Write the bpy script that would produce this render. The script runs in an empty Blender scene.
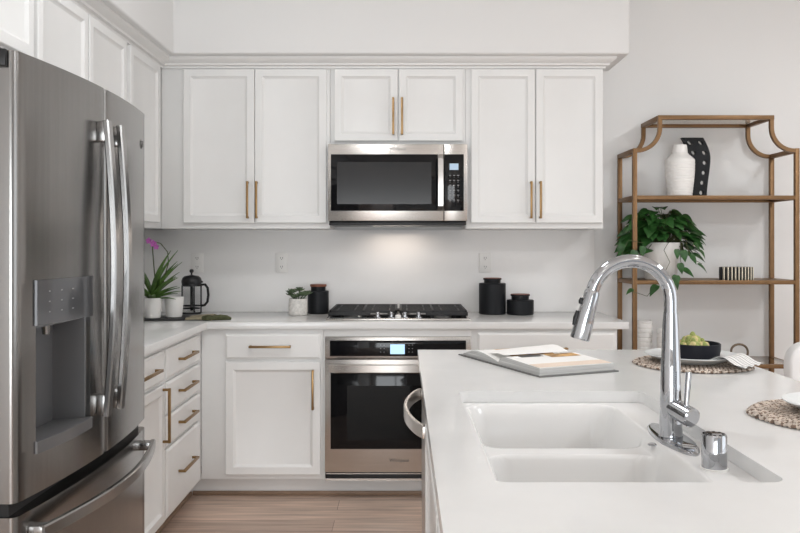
import bpy, bmesh, math, random
from mathutils import Vector, Matrix
from math import pi, sin, cos, radians
random.seed(7)
sc = bpy.context.scene
col = sc.collection

# ------------------------------------------------------------------ camera
EYE = 1.325
cd = bpy.data.cameras.new('camera'); cam = bpy.data.objects.new('camera', cd); col.objects.link(cam)
cd.sensor_width = 36; cd.lens = 36; cd.clip_start = .05
cd.shift_x = -3/800; cd.shift_y = -22.2/800
cam.location = (0, 0, EYE); cam.rotation_euler = (pi/2, 0, 0)
sc.camera = cam
# ------------------------------------------------------------------ world, exposure
w = bpy.data.worlds.new('world'); sc.world = w; w.use_nodes = True
w.node_tree.nodes['Background'].inputs[0].default_value = (.9, .95, 1, 1)
w.node_tree.nodes['Background'].inputs[1].default_value = .25
vs = sc.view_settings
vs.view_transform = 'Standard'; vs.look = 'None'; vs.gamma = 1; vs.use_curve_mapping = False
vs.exposure = 0.0
sc.cycles.use_denoising = True
sc.cycles.max_bounces = 10; sc.cycles.diffuse_bounces = 6
sc.cycles.sample_clamp_indirect = 6
def area(name, loc, rot, sx, sy, watts, color=(1, 1, 1), shape='RECTANGLE', spread=pi):
    l = bpy.data.lights.new(name, 'AREA'); l.shape = shape; l.size = sx
    if shape == 'RECTANGLE': l.size_y = sy
    l.energy = watts; l.color = color; l.spread = spread
    o = bpy.data.objects.new(name, l); col.objects.link(o); o.location = loc; o.rotation_euler = rot
    return o
RX0, RX1, RY0, RY1, RZ = -1.658, 4.7, -3.4, 4.78, 3.0
area('added_daylight_rear', (2.9, RY0-.02, 1.55), (pi/2, 0, 0), 3.2, 2.3, 8, (.93, .97, 1))  # unseen rear window, added to light the room
area('added_fill_rear_low', (-.2, RY0-.02, 1.03), (pi/2, 0, 0), 2.2, 1.75, 112, (.93, .97, 1))  # glass door invented as frontal fill for the aisle and low cabinets
area('added_daylight_side', (RX1+.02, .2, 1.5), (pi/2, 0, pi/2), 3.4, 2.2, 40, (.93, .97, 1))  # unseen side window, added as another source of daylight
ADDED_LAMPS = [(x, y) for x in (-.35, 1.3, 3.0) for y in (-1.6, .6, 2.6)]
ADDED_LAMP_W = [1, .6, 14.5, 1, 1, 1, 1, 44, 24]  # powers of the added downlights, balanced for even brightness

# ------------------------------------------------------------------ materials
def mat(name, color, rough=.5, metal=0.0, noise=0, nscale=20, bump=0, bscale=200, spec=.5, coat=0, emit=None, estr=0, trans=0, ior=1.45, stretch=None, alpha=1):
    m = bpy.data.materials.new(name); m.use_nodes = True
    nt = m.node_tree; b = nt.nodes['Principled BSDF']
    b.inputs['Base Color'].default_value = (*color, 1)
    b.inputs['Roughness'].default_value = rough; b.inputs['Metallic'].default_value = metal
    b.inputs['Specular IOR Level'].default_value = spec
    b.inputs['Coat Weight'].default_value = coat
    b.inputs['Transmission Weight'].default_value = trans; b.inputs['IOR'].default_value = ior
    b.inputs['Alpha'].default_value = alpha
    if emit:
        b.inputs['Emission Color'].default_value = (*emit, 1); b.inputs['Emission Strength'].default_value = estr
    tc = nt.nodes.new('ShaderNodeTexCoord'); mp = nt.nodes.new('ShaderNodeMapping')
    nt.links.new(tc.outputs['Object'], mp.inputs['Vector'])
    if stretch: mp.inputs['Scale'].default_value = stretch
    n = nt.nodes.new('ShaderNodeTexNoise'); n.inputs['Scale'].default_value = nscale; n.inputs['Detail'].default_value = 4
    nt.links.new(mp.outputs[0], n.inputs['Vector'])
    if noise:
        r = nt.nodes.new('ShaderNodeMapRange'); r.inputs['To Min'].default_value = 1-noise; r.inputs['To Max'].default_value = 1+noise
        r.inputs['From Min'].default_value = .3; r.inputs['From Max'].default_value = .7
        nt.links.new(n.outputs['Fac'], r.inputs['Value'])
        mx = nt.nodes.new('ShaderNodeVectorMath'); mx.operation = 'SCALE'
        mx.inputs[0].default_value = color; nt.links.new(r.outputs[0], mx.inputs['Scale'])
        nt.links.new(mx.outputs[0], b.inputs['Base Color'])
    if bump:
        n2 = nt.nodes.new('ShaderNodeTexNoise'); n2.inputs['Scale'].default_value = bscale
        nt.links.new(mp.outputs[0], n2.inputs['Vector'])
        bp = nt.nodes.new('ShaderNodeBump'); bp.inputs['Strength'].default_value = bump; bp.inputs['Distance'].default_value = .002
        nt.links.new(n2.outputs['Fac'], bp.inputs['Height']); nt.links.new(bp.outputs[0], b.inputs['Normal'])
    return m
M = {}
M['wall'] = mat('wall_paint', (.78, .78, .775), .7, bump=.12, bscale=160)
M['ceil'] = mat('ceiling_paint', (.84, .84, .83), .8)
M['white'] = mat('cabinet_paint', (.79, .79, .782), .38, noise=.012, nscale=6)
M['quartz'] = mat('white_quartz', (.745, .745, .74), .16, noise=.02, nscale=9)
M['splash'] = mat('backsplash_quartz', (.86, .85, .84), .3, noise=.015, nscale=5)
M['trimwhite'] = mat('trim_paint', (.78, .775, .765), .4)
M['sink'] = mat('sink_composite', (.76, .757, .75), .18)
M['steel'] = mat('brushed_steel', (.56, .54, .52), .28, 1, noise=.06, nscale=3, bump=.05, bscale=30, stretch=(1, 1, 60))
M['steelh'] = mat('brushed_steel_across', (.62, .59, .56), .27, 1, noise=.05, nscale=3, stretch=(1, 1, 50))
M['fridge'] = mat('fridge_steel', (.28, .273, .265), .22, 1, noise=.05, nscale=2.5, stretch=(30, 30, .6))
M['fridgeh'] = mat('fridge_handle_steel', (.38, .375, .37), .24, 1)
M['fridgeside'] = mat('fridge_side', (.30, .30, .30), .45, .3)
M['panel'] = mat('dispenser_glass', (.14, .143, .15), .10, .5)
M['recess'] = mat('dispenser_recess', (.20, .20, .205), .3, .6)
M['gold'] = mat('brushed_gold', (.31, .195, .09), .36, 1, noise=.06, nscale=40)
M['bronze'] = mat('bronze_frame', (.20, .115, .056), .42, .75, noise=.06, nscale=30)
M['chrome'] = mat('chrome', (.47, .48, .50), .05, 1)
M['bglass'] = mat('black_glass', (.006, .006, .007), .06, spec=.35)
M['window'] = mat('oven_glass', (.003, .003, .003), .06, spec=.2)
M['mwindow'] = mat('microwave_window', (.02, .02, .021), .16, spec=.4)
M['black'] = mat('black_plastic', (.012, .012, .013), .4)
M['iron'] = mat('cast_iron', (.013, .013, .014), .5, bump=.2, bscale=300)
M['ceramicb'] = mat('black_ceramic', (.011, .012, .014), .45, spec=.25)
M['bowlb'] = mat('black_bowl', (.012, .013, .018), .5, spec=.2)
M['ceramicw'] = mat('white_ceramic', (.82, .81, .79), .4)
M['stonew'] = mat('speckled_pot', (.66, .64, .61), .8, noise=.16, nscale=70, bump=.4, bscale=90)
M['potmarble'] = mat('veined_pot', (.74, .725, .70), .45, noise=.10, nscale=5, stretch=(3, 3, .8))
M['woodlid'] = mat('lid_wood', (.19, .065, .035), .5, noise=.2, nscale=8, stretch=(1, 8, 1))
M['leaf'] = mat('pothos_leaf', (.026, .09, .02), .4, noise=.45, nscale=25)
M['leafo'] = mat('orchid_leaf', (.075, .15, .03), .4, noise=.4, nscale=20)
M['leafs'] = mat('succulent_leaf', (.085, .125, .065), .6, noise=.35, nscale=50)
M['fig'] = mat('plump_succulent', (.27, .31, .085), .5, noise=.25, nscale=25)
M['figtip'] = mat('plump_succulent_pale', (.50, .42, .19), .5, noise=.2, nscale=25)
M['stem'] = mat('stem', (.07, .08, .03), .6)
M['petal'] = mat('orchid_petal', (.48, .13, .44), .5, noise=.25, nscale=60)
M['soil'] = mat('moss', (.05, .045, .02), .9, bump=.6)
M['slate'] = mat('slate_tray', (.018, .018, .019), .55)
M['linen'] = mat('olive_linen', (.28, .245, .17), .85, noise=.15, nscale=60, bump=.4, bscale=400)
M['linend'] = mat('olive_linen_roll', (.07, .075, .035), .9, noise=.3, nscale=60)
M['glass'] = mat('clear_glass', (.99, .99, .99), .0, trans=1, ior=1.06)
M['shelfglass'] = mat('smoked_shelf_glass', (.62, .56, .48), .03, trans=1, ior=1.3)
M['screen'] = mat('blue_screen', (.1, .2, .3), .3, emit=(.55, .80, 1.0), estr=1.0)
M['screenw'] = mat('microwave_screen', (.1, .15, .2), .3, emit=(.6, .75, .9), estr=.6)
M['cane'] = mat('woven_cane', (.20, .14, .105), .8, noise=.5, nscale=45)
M['canepale'] = mat('woven_cane_pale', (.58, .50, .43), .8, noise=.3, nscale=45)
M['plate'] = mat('plate_glaze', (.68, .70, .70), .25, noise=.06, nscale=12)
M['grey'] = mat('grey_print', (.28, .28, .28), .5)
M['dark'] = mat('dark_print', (.07, .065, .06), .5)
M['paper'] = mat('paper', (.84, .83, .81), .8)
M['edge'] = mat('page_edges', (.50, .50, .49), .8, noise=.25, nscale=14, stretch=(.3, .3, 40))
M['peach'] = mat('peach_paper', (.76, .64, .54), .8)
M['cover'] = mat('book_cover', (.16, .16, .155), .6)
M['food'] = mat('printed_photo', (.48, .28, .11), .6, noise=.8, nscale=22)
M['upholstery'] = mat('white_upholstery', (.78, .78, .78), .75, bump=.2, bscale=300)
M['oak'] = mat('chair_oak', (.42, .28, .16), .5, noise=.2, nscale=8, stretch=(8, 8, 1))
M['lampglow'] = mat('lamp_lens', (.9, .9, .9), .4, emit=(1, .93, .84), estr=4)  # glow for the lenses of the added downlights
M['taupe'] = mat('shoe_wood', (.28, .19, .13), .5, noise=.15, nscale=6)
M['ring'] = mat('aged_metal', (.16, .12, .085), .45, .6, noise=.2, nscale=40)
M['ivory'] = mat('ivory_resin', (.72, .66, .53), .4)

def floor_mat():
    m = bpy.data.materials.new('plank_floor'); m.use_nodes = True; nt = m.node_tree; b = nt.nodes['Principled BSDF']
    tc = nt.nodes.new('ShaderNodeTexCoord')
    br = nt.nodes.new('ShaderNodeTexBrick'); br.offset = .37; br.inputs['Scale'].default_value = 1
    br.inputs['Brick Width'].default_value = 1.35; br.inputs['Row Height'].default_value = .15; br.inputs['Mortar Size'].default_value = .0012
    br.inputs['Color1'].default_value = (.62, .47, .38, 1); br.inputs['Color2'].default_value = (.47, .345, .275, 1); br.inputs['Mortar'].default_value = (.14, .09, .065, 1)
    nt.links.new(tc.outputs['Object'], br.inputs['Vector'])
    mp = nt.nodes.new('ShaderNodeMapping'); mp.inputs['Scale'].default_value = (1.6, 22, 1); nt.links.new(tc.outputs['Object'], mp.inputs['Vector'])
    n = nt.nodes.new('ShaderNodeTexNoise'); n.inputs['Scale'].default_value = 1.7; n.inputs['Detail'].default_value = 6; nt.links.new(mp.outputs[0], n.inputs['Vector'])
    r = nt.nodes.new('ShaderNodeMapRange'); r.inputs['From Min'].default_value = .3; r.inputs['From Max'].default_value = .7; r.inputs['To Min'].default_value = .72; r.inputs['To Max'].default_value = 1.25
    nt.links.new(n.outputs['Fac'], r.inputs['Value'])
    s = nt.nodes.new('ShaderNodeVectorMath'); s.operation = 'SCALE'; nt.links.new(br.outputs['Color'], s.inputs[0]); nt.links.new(r.outputs[0], s.inputs['Scale'])
    nt.links.new(s.outputs[0], b.inputs['Base Color']); b.inputs['Roughness'].default_value = .42
    return m
M['floor'] = floor_mat()
def stripe_mat():
    m = bpy.data.materials.new('striped_napkin'); m.use_nodes = True; nt = m.node_tree; b = nt.nodes['Principled BSDF']
    uv = nt.nodes.new('ShaderNodeUVMap')
    wv = nt.nodes.new('ShaderNodeTexWave'); wv.bands_direction = 'Y'; wv.inputs['Scale'].default_value = 4.5; wv.inputs['Distortion'].default_value = .2
    nt.links.new(uv.outputs[0], wv.inputs['Vector'])
    cr = nt.nodes.new('ShaderNodeValToRGB'); cr.color_ramp.elements[0].position = .0; cr.color_ramp.elements[0].color = (.22, .22, .23, 1)
    cr.color_ramp.elements[1].position = .28; cr.color_ramp.elements[1].color = (.74, .73, .71, 1)
    nt.links.new(wv.outputs['Fac'], cr.inputs[0]); nt.links.new(cr.outputs[0], b.inputs['Base Color']); b.inputs['Roughness'].default_value = .9
    return m
M['napkin'] = stripe_mat()

# ------------------------------------------------------------------ mesh helpers
I4 = Matrix.Identity(4)
class MB:
    def __init__(s, xf=None): s.bm = bmesh.new(); s.xf = xf or I4
    def _add(s, t):
        bmesh.ops.transform(t, matrix=s.xf, verts=t.verts)
        me = bpy.data.meshes.new('tmp'); t.to_mesh(me); t.free(); s.bm.from_mesh(me); bpy.data.meshes.remove(me); return s
    def box(s, a, b, bev=0, seg=2, mi=0):
        t = bmesh.new()
        lo = [min(p, q) for p, q in zip(a, b)]; hi = [max(p, q) for p, q in zip(a, b)]
        r = bmesh.ops.create_cube(t, size=1)
        for v in t.verts: v.co = Vector([lo[i]+(v.co[i]+.5)*(hi[i]-lo[i]) for i in range(3)])
        if bev: bmesh.ops.bevel(t, geom=list(t.edges), offset=min(bev, .49*min(hi[i]-lo[i] for i in range(3))), segments=seg, profile=.5, affect='EDGES')
        for f in t.faces: f.material_index = mi
        return s._add(t)
    def loft(s, rings, caps=True, closed=True, mi=0, wrap=False):
        t = bmesh.new(); vr = [[t.verts.new(p) for p in r] for r in rings]; n = len(rings[0])
        m = len(vr)
        for i in range(m if wrap else m-1):
            a, b = vr[i], vr[(i+1) % m]
            for j in range(n if closed else n-1):
                k = (j+1) % n
                try: t.faces.new((a[j], a[k], b[k], b[j]))
                except ValueError: pass
        if caps and closed and not wrap:
            t.faces.new(vr[0][::-1]); t.faces.new(vr[-1])
        for f in t.faces: f.material_index = mi
        if closed: bmesh.ops.recalc_face_normals(t, faces=t.faces)
        return s._add(t)
    def prism(s, poly, lo, hi, axis='z', bev=0, mi=0):
        def P(p, h): return {'z': (p[0], p[1], h), 'y': (p[0], h, p[1]), 'x': (h, p[0], p[1])}[axis]
        t = bmesh.new(); A = [t.verts.new(P(p, lo)) for p in poly]; B = [t.verts.new(P(p, hi)) for p in poly]; n = len(poly)
        for j in range(n): t.faces.new((A[j], A[(j+1) % n], B[(j+1) % n], B[j]))
        t.faces.new(A[::-1]); t.faces.new(B); bmesh.ops.recalc_face_normals(t, faces=t.faces)
        if bev: bmesh.ops.bevel(t, geom=list(t.edges), offset=bev, segments=3, profile=.5, affect='EDGES')
        for f in t.faces: f.material_index = mi
        return s._add(t)
    def lathe(s, prof, c=(0, 0, 0), seg=40, mi=0, sx=1, sy=1):
        rings = []
        for r, z in prof:
            r = max(r, 1e-5)
            rings.append([(c[0]+sx*r*cos(2*pi*k/seg), c[1]+sy*r*sin(2*pi*k/seg), c[2]+z) for k in range(seg)])
        return s.loft(rings, mi=mi)
    def cyl(s, a, b, r, r2=None, seg=20, mi=0):
        return s.tube([a, b], [r, r if r2 is None else r2], seg, mi)
    def tube(s, path, rad, seg=12, mi=0, closed=False):
        path = [Vector(p) for p in path]; n = len(path)
        if not hasattr(rad, '__len__'): rad = [rad]*n
        rings = []; up = None
        for i, p in enumerate(path):
            if closed: d = path[(i+1) % n]-path[i-1]
            else: d = path[min(i+1, n-1)]-path[max(i-1, 0)]
            d.normalize()
            if up is None:
                up = Vector((0, 0, 1)) if abs(d.z) < .9 else Vector((1, 0, 0))
            x = d.cross(up).normalized(); up = x.cross(d).normalized()
            rings.append([tuple(p+rad[i]*(cos(2*pi*k/seg)*x+sin(2*pi*k/seg)*up)) for k in range(seg)])
        return s.loft(rings, mi=mi, wrap=closed, caps=not closed)
    def band(s, path, side, wid, thk, mi=0, bev=.25):
        """rectangular bar swept along path; `side` is the width direction."""
        path = [Vector(p) for p in path]; S = Vector(side).normalized(); rings = []
        for i, p in enumerate(path):
            d = (path[min(i+1, len(path)-1)]-path[max(i-1, 0)]).normalized(); nrm = d.cross(S).normalized()
            a, b = wid/2, thk/2; e = min(a, b)*bev
            pts = [(a-e, -b), (a, -b+e), (a, b-e), (a-e, b), (-a+e, b), (-a, b-e), (-a, -b+e), (-a+e, -b)]
            rings.append([tuple(p+u*S+v*nrm) for u, v in pts])
        return s.loft(rings, mi=mi)
    def leaf(s, base, d, up, L, W, droop=.3, n=7, mi=0, fold=.25, tip=1.0, heart=False):
        base = Vector(base); d = Vector(d).normalized(); up = Vector(up)
        side = d.cross(up).normalized(); up = side.cross(d).normalized()
        t = bmesh.new(); rows = []
        for i in range(n+1):
            u = i/n
            wdt = (sin(pi*min(1, u*.93+.07)**(.62 if heart else .8)))*W*.5
            if i == n: wdt = .0005
            c = base+d*(L*u)+up*(-droop*L*u*u)
            rows.append([t.verts.new(c-side*wdt+up*fold*wdt), t.verts.new(c), t.verts.new(c+side*wdt+up*fold*wdt)])
        for i in range(n):
            for j in (0, 1): t.faces.new((rows[i][j], rows[i][j+1], rows[i+1][j+1], rows[i+1][j]))
        for f in t.faces: f.material_index = mi
        return s._add(t)
    def ball(s, c, r, seg=16, rings=10, scale=(1, 1, 1), mi=0):
        t = bmesh.new(); bmesh.ops.create_uvsphere(t, u_segments=seg, v_segments=rings, radius=r)
        for v in t.verts: v.co = Vector((v.co.x*scale[0]+c[0], v.co.y*scale[1]+c[1], v.co.z*scale[2]+c[2]))
        for f in t.faces: f.material_index = mi
        return s._add(t)
    def grid(s, fn, nu, nv, mi=0, uv=False):
        t = bmesh.new(); V = [[t.verts.new(fn(i/nu, j/nv)) for j in range(nv+1)] for i in range(nu+1)]
        for i in range(nu):
            for j in range(nv): t.faces.new((V[i][j], V[i+1][j], V[i+1][j+1], V[i][j+1])).material_index = mi
        if uv:
            l = t.loops.layers.uv.new('UVMap')
            k = {V[i][j]: (i/nu, j/nv) for i in range(nu+1) for j in range(nv+1)}
            for f in t.faces:
                for lp in f.loops: lp[l].uv = k[lp.vert]
        return s._add(t)

def obj(name, mb, mats, parent=None, local=False, ang=35, recenter=True):
    me = bpy.data.meshes.new(name); mb.bm.to_mesh(me); mb.bm.free()
    if not isinstance(mats, (list, tuple)): mats = [mats]
    for m in mats: me.materials.append(M[m])
    me.polygons.foreach_set('use_smooth', [True]*len(me.polygons))
    me.set_sharp_from_angle(angle=radians(ang))
    o = bpy.data.objects.new(name, me); col.objects.link(o)
    c = Vector((0, 0, 0))
    if recenter and len(me.vertices):
        xs = [v.co for v in me.vertices]
        lo = Vector([min(p[i] for p in xs) for i in range(3)]); hi = Vector([max(p[i] for p in xs) for i in range(3)])
        c = (lo+hi)/2
        if parent is None: c.z = lo.z
        me.transform(Matrix.Translation(-c))
    o.location = c
    if parent is not None:
        o.parent = parent
        if not local:
            q = parent; off = Vector((0, 0, 0))
            while q is not None: off += q.location; q = q.parent
            o.location = c-off
    return o
def tag(o, label=None, cat=None, group=None, kind=None):
    if label: o['label'] = label
    if cat: o['category'] = cat
    if group: o['group'] = group
    if kind: o['kind'] = kind
    return o
def thing(name, label, cat, loc, group=None, rz=0):
    o = bpy.data.objects.new(name, None); col.objects.link(o); o.empty_display_size = .05
    o.location = loc; o.rotation_euler = (0, 0, rz)
    return tag(o, label, cat, group)
def struct(name, mb, m): return tag(obj(name, mb, m), kind='structure')
def children(o): return [c for c in bpy.data.objects if c.parent == o]
def copy_tree(o, parent=None):
    c = o.copy(); col.objects.link(c)
    if parent is not None: c.parent = parent
    for ch in children(o): copy_tree(ch, c)
    return c
def frame(face, pos, base, z0=0):
    """local (u along the face, v up, n out of it). face: 'back' looks to -Y, 'left' looks to +X, 'isl' looks to -X."""
    if face == 'back': U, N, T = (1, 0, 0), (0, -1, 0), (base, pos, z0)
    elif face == 'left': U, N, T = (0, 1, 0), (1, 0, 0), (pos, base, z0)
    else: U, N, T = (0, -1, 0), (-1, 0, 0), (pos, base, z0)
    V = (0, 0, 1)
    return Matrix(((U[0], V[0], N[0], T[0]), (U[1], V[1], N[1], T[1]), (U[2], V[2], N[2], T[2]), (0, 0, 0, 1)))
def text_mesh(body, size, m, xf, name, parent, thick=.0004):
    c = bpy.data.curves.new('txt', 'FONT'); c.body = body; c.size = size; c.align_x = 'CENTER'; c.align_y = 'CENTER'; c.extrude = thick
    o = bpy.data.objects.new('txt', c); col.objects.link(o)
    dg = bpy.context.evaluated_depsgraph_get(); me = bpy.data.meshes.new_from_object(o.evaluated_get(dg))
    bpy.data.objects.remove(o); bpy.data.curves.remove(c)
    mb = MB(); mb.bm.from_mesh(me); bpy.data.meshes.remove(me)
    bmesh.ops.transform(mb.bm, matrix=xf, verts=mb.bm.verts)
    return obj(name, mb, m, parent)

# ------------------------------------------------------------------ room shell
b = MB(); b.box((RX0-.1, RY0-.1, -.06), (RX1+.1, RY1+.1, 0)); struct('floor', b, 'floor')
b = MB(); b.box((RX0-.1, RY0-.1, RZ), (RX1+.1, RY1+.1, RZ+.06)); struct('ceiling', b, 'ceil')
b = MB(); b.box((RX0-.1, RY1, 0), (RX1+.1, RY1+.1, RZ)); struct('wall_back', b, 'wall')
b = MB(); b.box((RX0-.1, RY0-.1, 0), (RX0, RY1, RZ)); struct('wall_left', b, 'wall')
b = MB()
for lo, hi in (((RY0-.1, 0), (RY1, .4)), ((RY0-.1, 2.6), (RY1, RZ)), ((RY0-.1, .4), (-1.5, 2.6)), ((1.9, .4), (RY1, 2.6))):
    b.box((RX1, lo[0], lo[1]), (RX1+.1, hi[0], hi[1]))
struct('wall_right', b, 'wall')
b = MB()
for lo, hi in (((1.0, 0), (RX1, .4)), ((RX0, 0), (-1.4, .4)), ((RX0, 2.7), (RX1, RZ)), ((1.0, .4), (1.3, 2.7)), ((4.5, .4), (RX1, 2.7)), ((RX0, .4), (-1.4, 2.7)), ((-1.4, 1.95), (1.0, 2.7))):
    b.box((lo[0], RY0-.1, lo[1]), (hi[0], RY0, hi[1]))
struct('wall_front', b, 'wall')
def window(name, face):
    b = MB()
    if face == 'y':
        for x in (1.3, 2.87, 4.44): b.box((x, RY0-.01, .4), (x+.06, RY0+.04, 2.7), .004)
        for x in (-1.4, -.23, .94): b.box((x, RY0-.01, 0), (x+.06, RY0+.04, 1.95), .004)  # frame of the invented glass door at the fill light
        for z in (0, 1.89): b.box((-1.4, RY0-.01, z), (1.0, RY0+.04, z+.06), .004)
        for z in (.4, 2.64): b.box((1.3, RY0-.01, z), (4.5, RY0+.04, z+.06), .004)
    else:
        for y in (-1.5, .17, 1.84): b.box((RX1-.04, y, .4), (RX1+.01, y+.06, 2.6), .004)
        for z in (.4, 2.54): b.box((RX1-.04, -1.5, z), (RX1+.01, 1.9, z+.06), .004)
    struct(name, b, 'trimwhite')
window('added_window_1', 'y'); window('added_window_2', 'x')  # unseen frames added around the daylight area lights
SZ, SX, SY, SXR = 2.359, -1.248, 4.345, 1.233
b = MB(); b.prism([(RX0, RY0), (SX, RY0), (SX, SY), (SXR, SY), (SXR, RY1), (RX0, RY1)], SZ, RZ+.02, bev=.012)
struct('ceiling_soffit', b, 'wall')
UF, LF = 4.45, -1.343        # face-frame planes of the upper cabinets
def sweep(path, prof):
    b = MB(); rings = []
    P = [Vector((x, y)) for x, y in path]
    for i, p in enumerate(P):
        d1 = (p-P[i-1]).normalized() if i else None; d2 = (P[i+1]-p).normalized() if i < len(P)-1 else None
        n1 = Vector((d1.y, -d1.x)) if d1 else None; n2 = Vector((d2.y, -d2.x)) if d2 else None
        if n1 is None: m = n2
        elif n2 is None: m = n1
        else: m = (n1+n2)/(1+n1.dot(n2))
        rings.append([(p.x+m.x*o, p.y+m.y*o, z) for o, z in prof])
    return b.loft(rings)
crown = [(-.004, 2.301), (.012, 2.301), (.014, 2.312), (.028, 2.316), (.031, 2.326), (.052, 2.338), (.060, 2.346), (.062, 2.3588), (-.004, 2.3588)]
struct('trim_1', sweep([(LF, 1.9), (LF, UF), (1.113, UF), (1.113, RY1-.004)], crown), 'trimwhite')
# toe-kick boards and wood shoe strips
b = MB(); b.box((-1.125, 4.235, 0), (1.10, 4.255, .105)); struct('baseboard_back', b, 'trimwhite')
b = MB(); b.box((-1.145, 2.78, 0), (-1.125, 4.235, .105)); struct('baseboard_left', b, 'trimwhite')
b = MB(); b.box((-1.112, 4.222, 0), (1.10, 4.2349, .022), .005); struct('trim_2', b, 'taupe')
b = MB(); b.box((-1.1249, 2.78, 0), (-1.112, 4.222, .022), .005); struct('trim_3', b, 'taupe')
b = MB(); b.box((1.25, 4.765, 0), (RX1, 4.78, .12), .004); struct('baseboard_right', b, 'trimwhite')
# unseen ceiling downlights, added to light the room
for i, (x, y) in enumerate(ADDED_LAMPS):
    t = thing('added_downlight', 'unseen round white ceiling downlight added to light the room', 'ceiling light', (x, y, RZ-.012), 'added recessed ceiling downlights')
    b = MB(); b.lathe([(.095, .012), (.095, 0), (.07, 0), (.066, .012)], (x, y, RZ-.0125)); obj('trim_ring', b, 'trimwhite', t)
    b = MB(); b.lathe([(.064, .0), (.0, .0), (.0, .004), (.064, .004)], (x, y, RZ-.008)); obj('lens', b, 'lampglow', t)
    l = area('added_lamp_light', (x, y, RZ-.02), (0, 0, 0), .5, 0, ADDED_LAMP_W[i], (.955, .98, 1), 'DISK')

# ------------------------------------------------------------------ cabinets
def door_mesh(xf, w, h, th=.02, fr=.041, bevel=.013, drop=.008):
    b = MB(xf)
    prof = [(0, 0), (0, th-.003), (.003, th), (fr-.001, th), (fr+.001, th-.0025), (fr+.012, th-.0095), (fr+.014, th-.0105)]
    rings = [[(i, i, d), (w-i, i, d), (w-i, h-i, d), (i, h-i, d)] for i, d in prof]
    return b.loft(rings)
def slab_mesh(xf, w, h, th=.02):
    b = MB(xf); prof = [(0, 0), (0, th-.006), (.008, th-.002), (.010, th)]
    return b.loft([[(i, i, d), (w-i, i, d), (w-i, h-i, d), (i, h-i, d)] for i, d in prof])
def pull_mesh(xf, cx, cy, L, vert, d0=.02, t=.0115, out=.034):
    b = MB(xf); h = L/2
    def bx(a0, a1, d1, d2):
        if vert: b.box((cx-t/2, cy+a0, d1), (cx+t/2, cy+a1, d2), .0015)
        else: b.box((cx+a0, cy-t/2, d1), (cx+a1, cy+t/2, d2), .0015)
    bx(-h, h, d0+out-t, d0+out); bx(-h+.001, -h+t, d0, d0+out-t*.6); bx(h-t, h-.001, d0, d0+out-t*.6)
    return b
def cabinet(name, label, cat, face, pos, u0, u1, z0, z1, depth, fronts, group, toe=False):
    base = u0
    xf = frame(face, pos, base, 0)
    wdt = u1-u0
    if face == 'back': loc = ((u0+u1)/2, pos+depth/2, z0)
    else: loc = (pos-depth/2, (u0+u1)/2, z0)
    t = thing(name, label, cat, loc, group)
    b = MB(xf); b.box((.0005, z0, -depth), (wdt-.0005, z1, -.0191)); obj('carcass', b, 'white', t)
    b = MB(xf); b.box((.0003, z0, -.019), (wdt-.0003, z1, 0), .001); obj('face_frame', b, 'white', t)
    for kind, a, c, e, f, hs in fronts:
        fx = frame(face, pos, a, e) @ Matrix.Translation((0, 0, .0008))
        mk = door_mesh if kind == 'door' else slab_mesh
        d = obj('door' if kind == 'door' else 'drawer', mk(fx, c-a, f-e), 'white', t)
        if hs:
            vert, hu, hv, L = hs
            obj('handle', pull_mesh(frame(face, pos, 0, 0), hu, hv, L, vert, d0=.0205), 'gold', d)
    return t
G = 'white wall cabinets with panelled doors'
HV = (1.57, .205)
cabinet('wall_cabinet', 'white two-door wall cabinet left of the microwave, over the french press', 'cabinet', 'back', UF, -1.343, -.4055, 1.4125, 2.315, .325,
        [('door', -1.218, -.8235, 1.443, 2.296, (True, -.858, *HV)), ('door', -.8205, -.424, 1.443, 2.296, (True, -.8085, *HV))], G)
cabinet('wall_cabinet', 'short white two-door wall cabinet directly above the microwave', 'cabinet', 'back', UF, -.4045, .3465, 1.879, 2.315, .325,
        [('door', -.382, -.029, 1.897, 2.296, (True, -.054, 2.032, .205)), ('door', -.023, .332, 1.897, 2.296, (True, -.0055, 2.032, .205))], G)
cabinet('wall_cabinet', 'white two-door wall cabinet right of the microwave, over the black canisters', 'cabinet', 'back', UF, .3475, 1.113, 1.4125, 2.315, .325,
        [('door', .3765, .732, 1.443, 2.296, (True, .707, *HV)), ('door', .7365, 1.105, 1.443, 2.296, (True, .7586, *HV))], G)
cabinet('wall_cabinet', 'narrow white single-door wall cabinet in the corner behind the refrigerator', 'cabinet', 'left', LF, 3.862, 4.449, 1.4125, 2.315, .31,
        [('door', 3.89, 4.355, 1.443, 2.296, None)], G)
cabinet('wall_cabinet', 'white wall cabinet with two doors rising behind the refrigerator top', 'cabinet', 'left', LF, 2.884, 3.861, 1.4125, 2.315, .31,
        [('door', 2.9, 3.362, 1.443, 2.296, None), ('door', 3.378, 3.835, 1.443, 2.296, None)], G)
cabinet('wall_cabinet', 'white wall cabinet directly over the refrigerator at the upper left corner', 'cabinet', 'left', LF, 1.90, 2.883, 1.97, 2.315, .31,
        [('door', 1.92, 2.385, 1.99, 2.296, None), ('door', 2.395, 2.868, 1.99, 2.296, None)], G)
G = 'white base cabinets along the walls'
BF, BL = 4.16, -1.05
cabinet('base_cabinet', 'white base cabinet with one drawer over one door, left of the oven', 'cabinet', 'back', BF, -1.049, -.4145, .105, .885, .60,
        [('drawer', -.92, -.428, .731, .860, (False, -.686, .797, .215)), ('door', -.92, -.428, .131, .716, (True, -.465, .575, .205))], G)
cabinet('base_cabinet', 'white base cabinet with a wide drawer front, right of the oven', 'cabinet', 'back', BF, .3585, 1.113, .105, .885, .60,
        [('drawer', .386, 1.098, .745, .866, (False, .742, .787, .215)), ('door', .386, .739, .131, .730, (True, .705, .60, .205)), ('door', .745, 1.098, .131, .730, (True, .78, .60, .205))], G)
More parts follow.
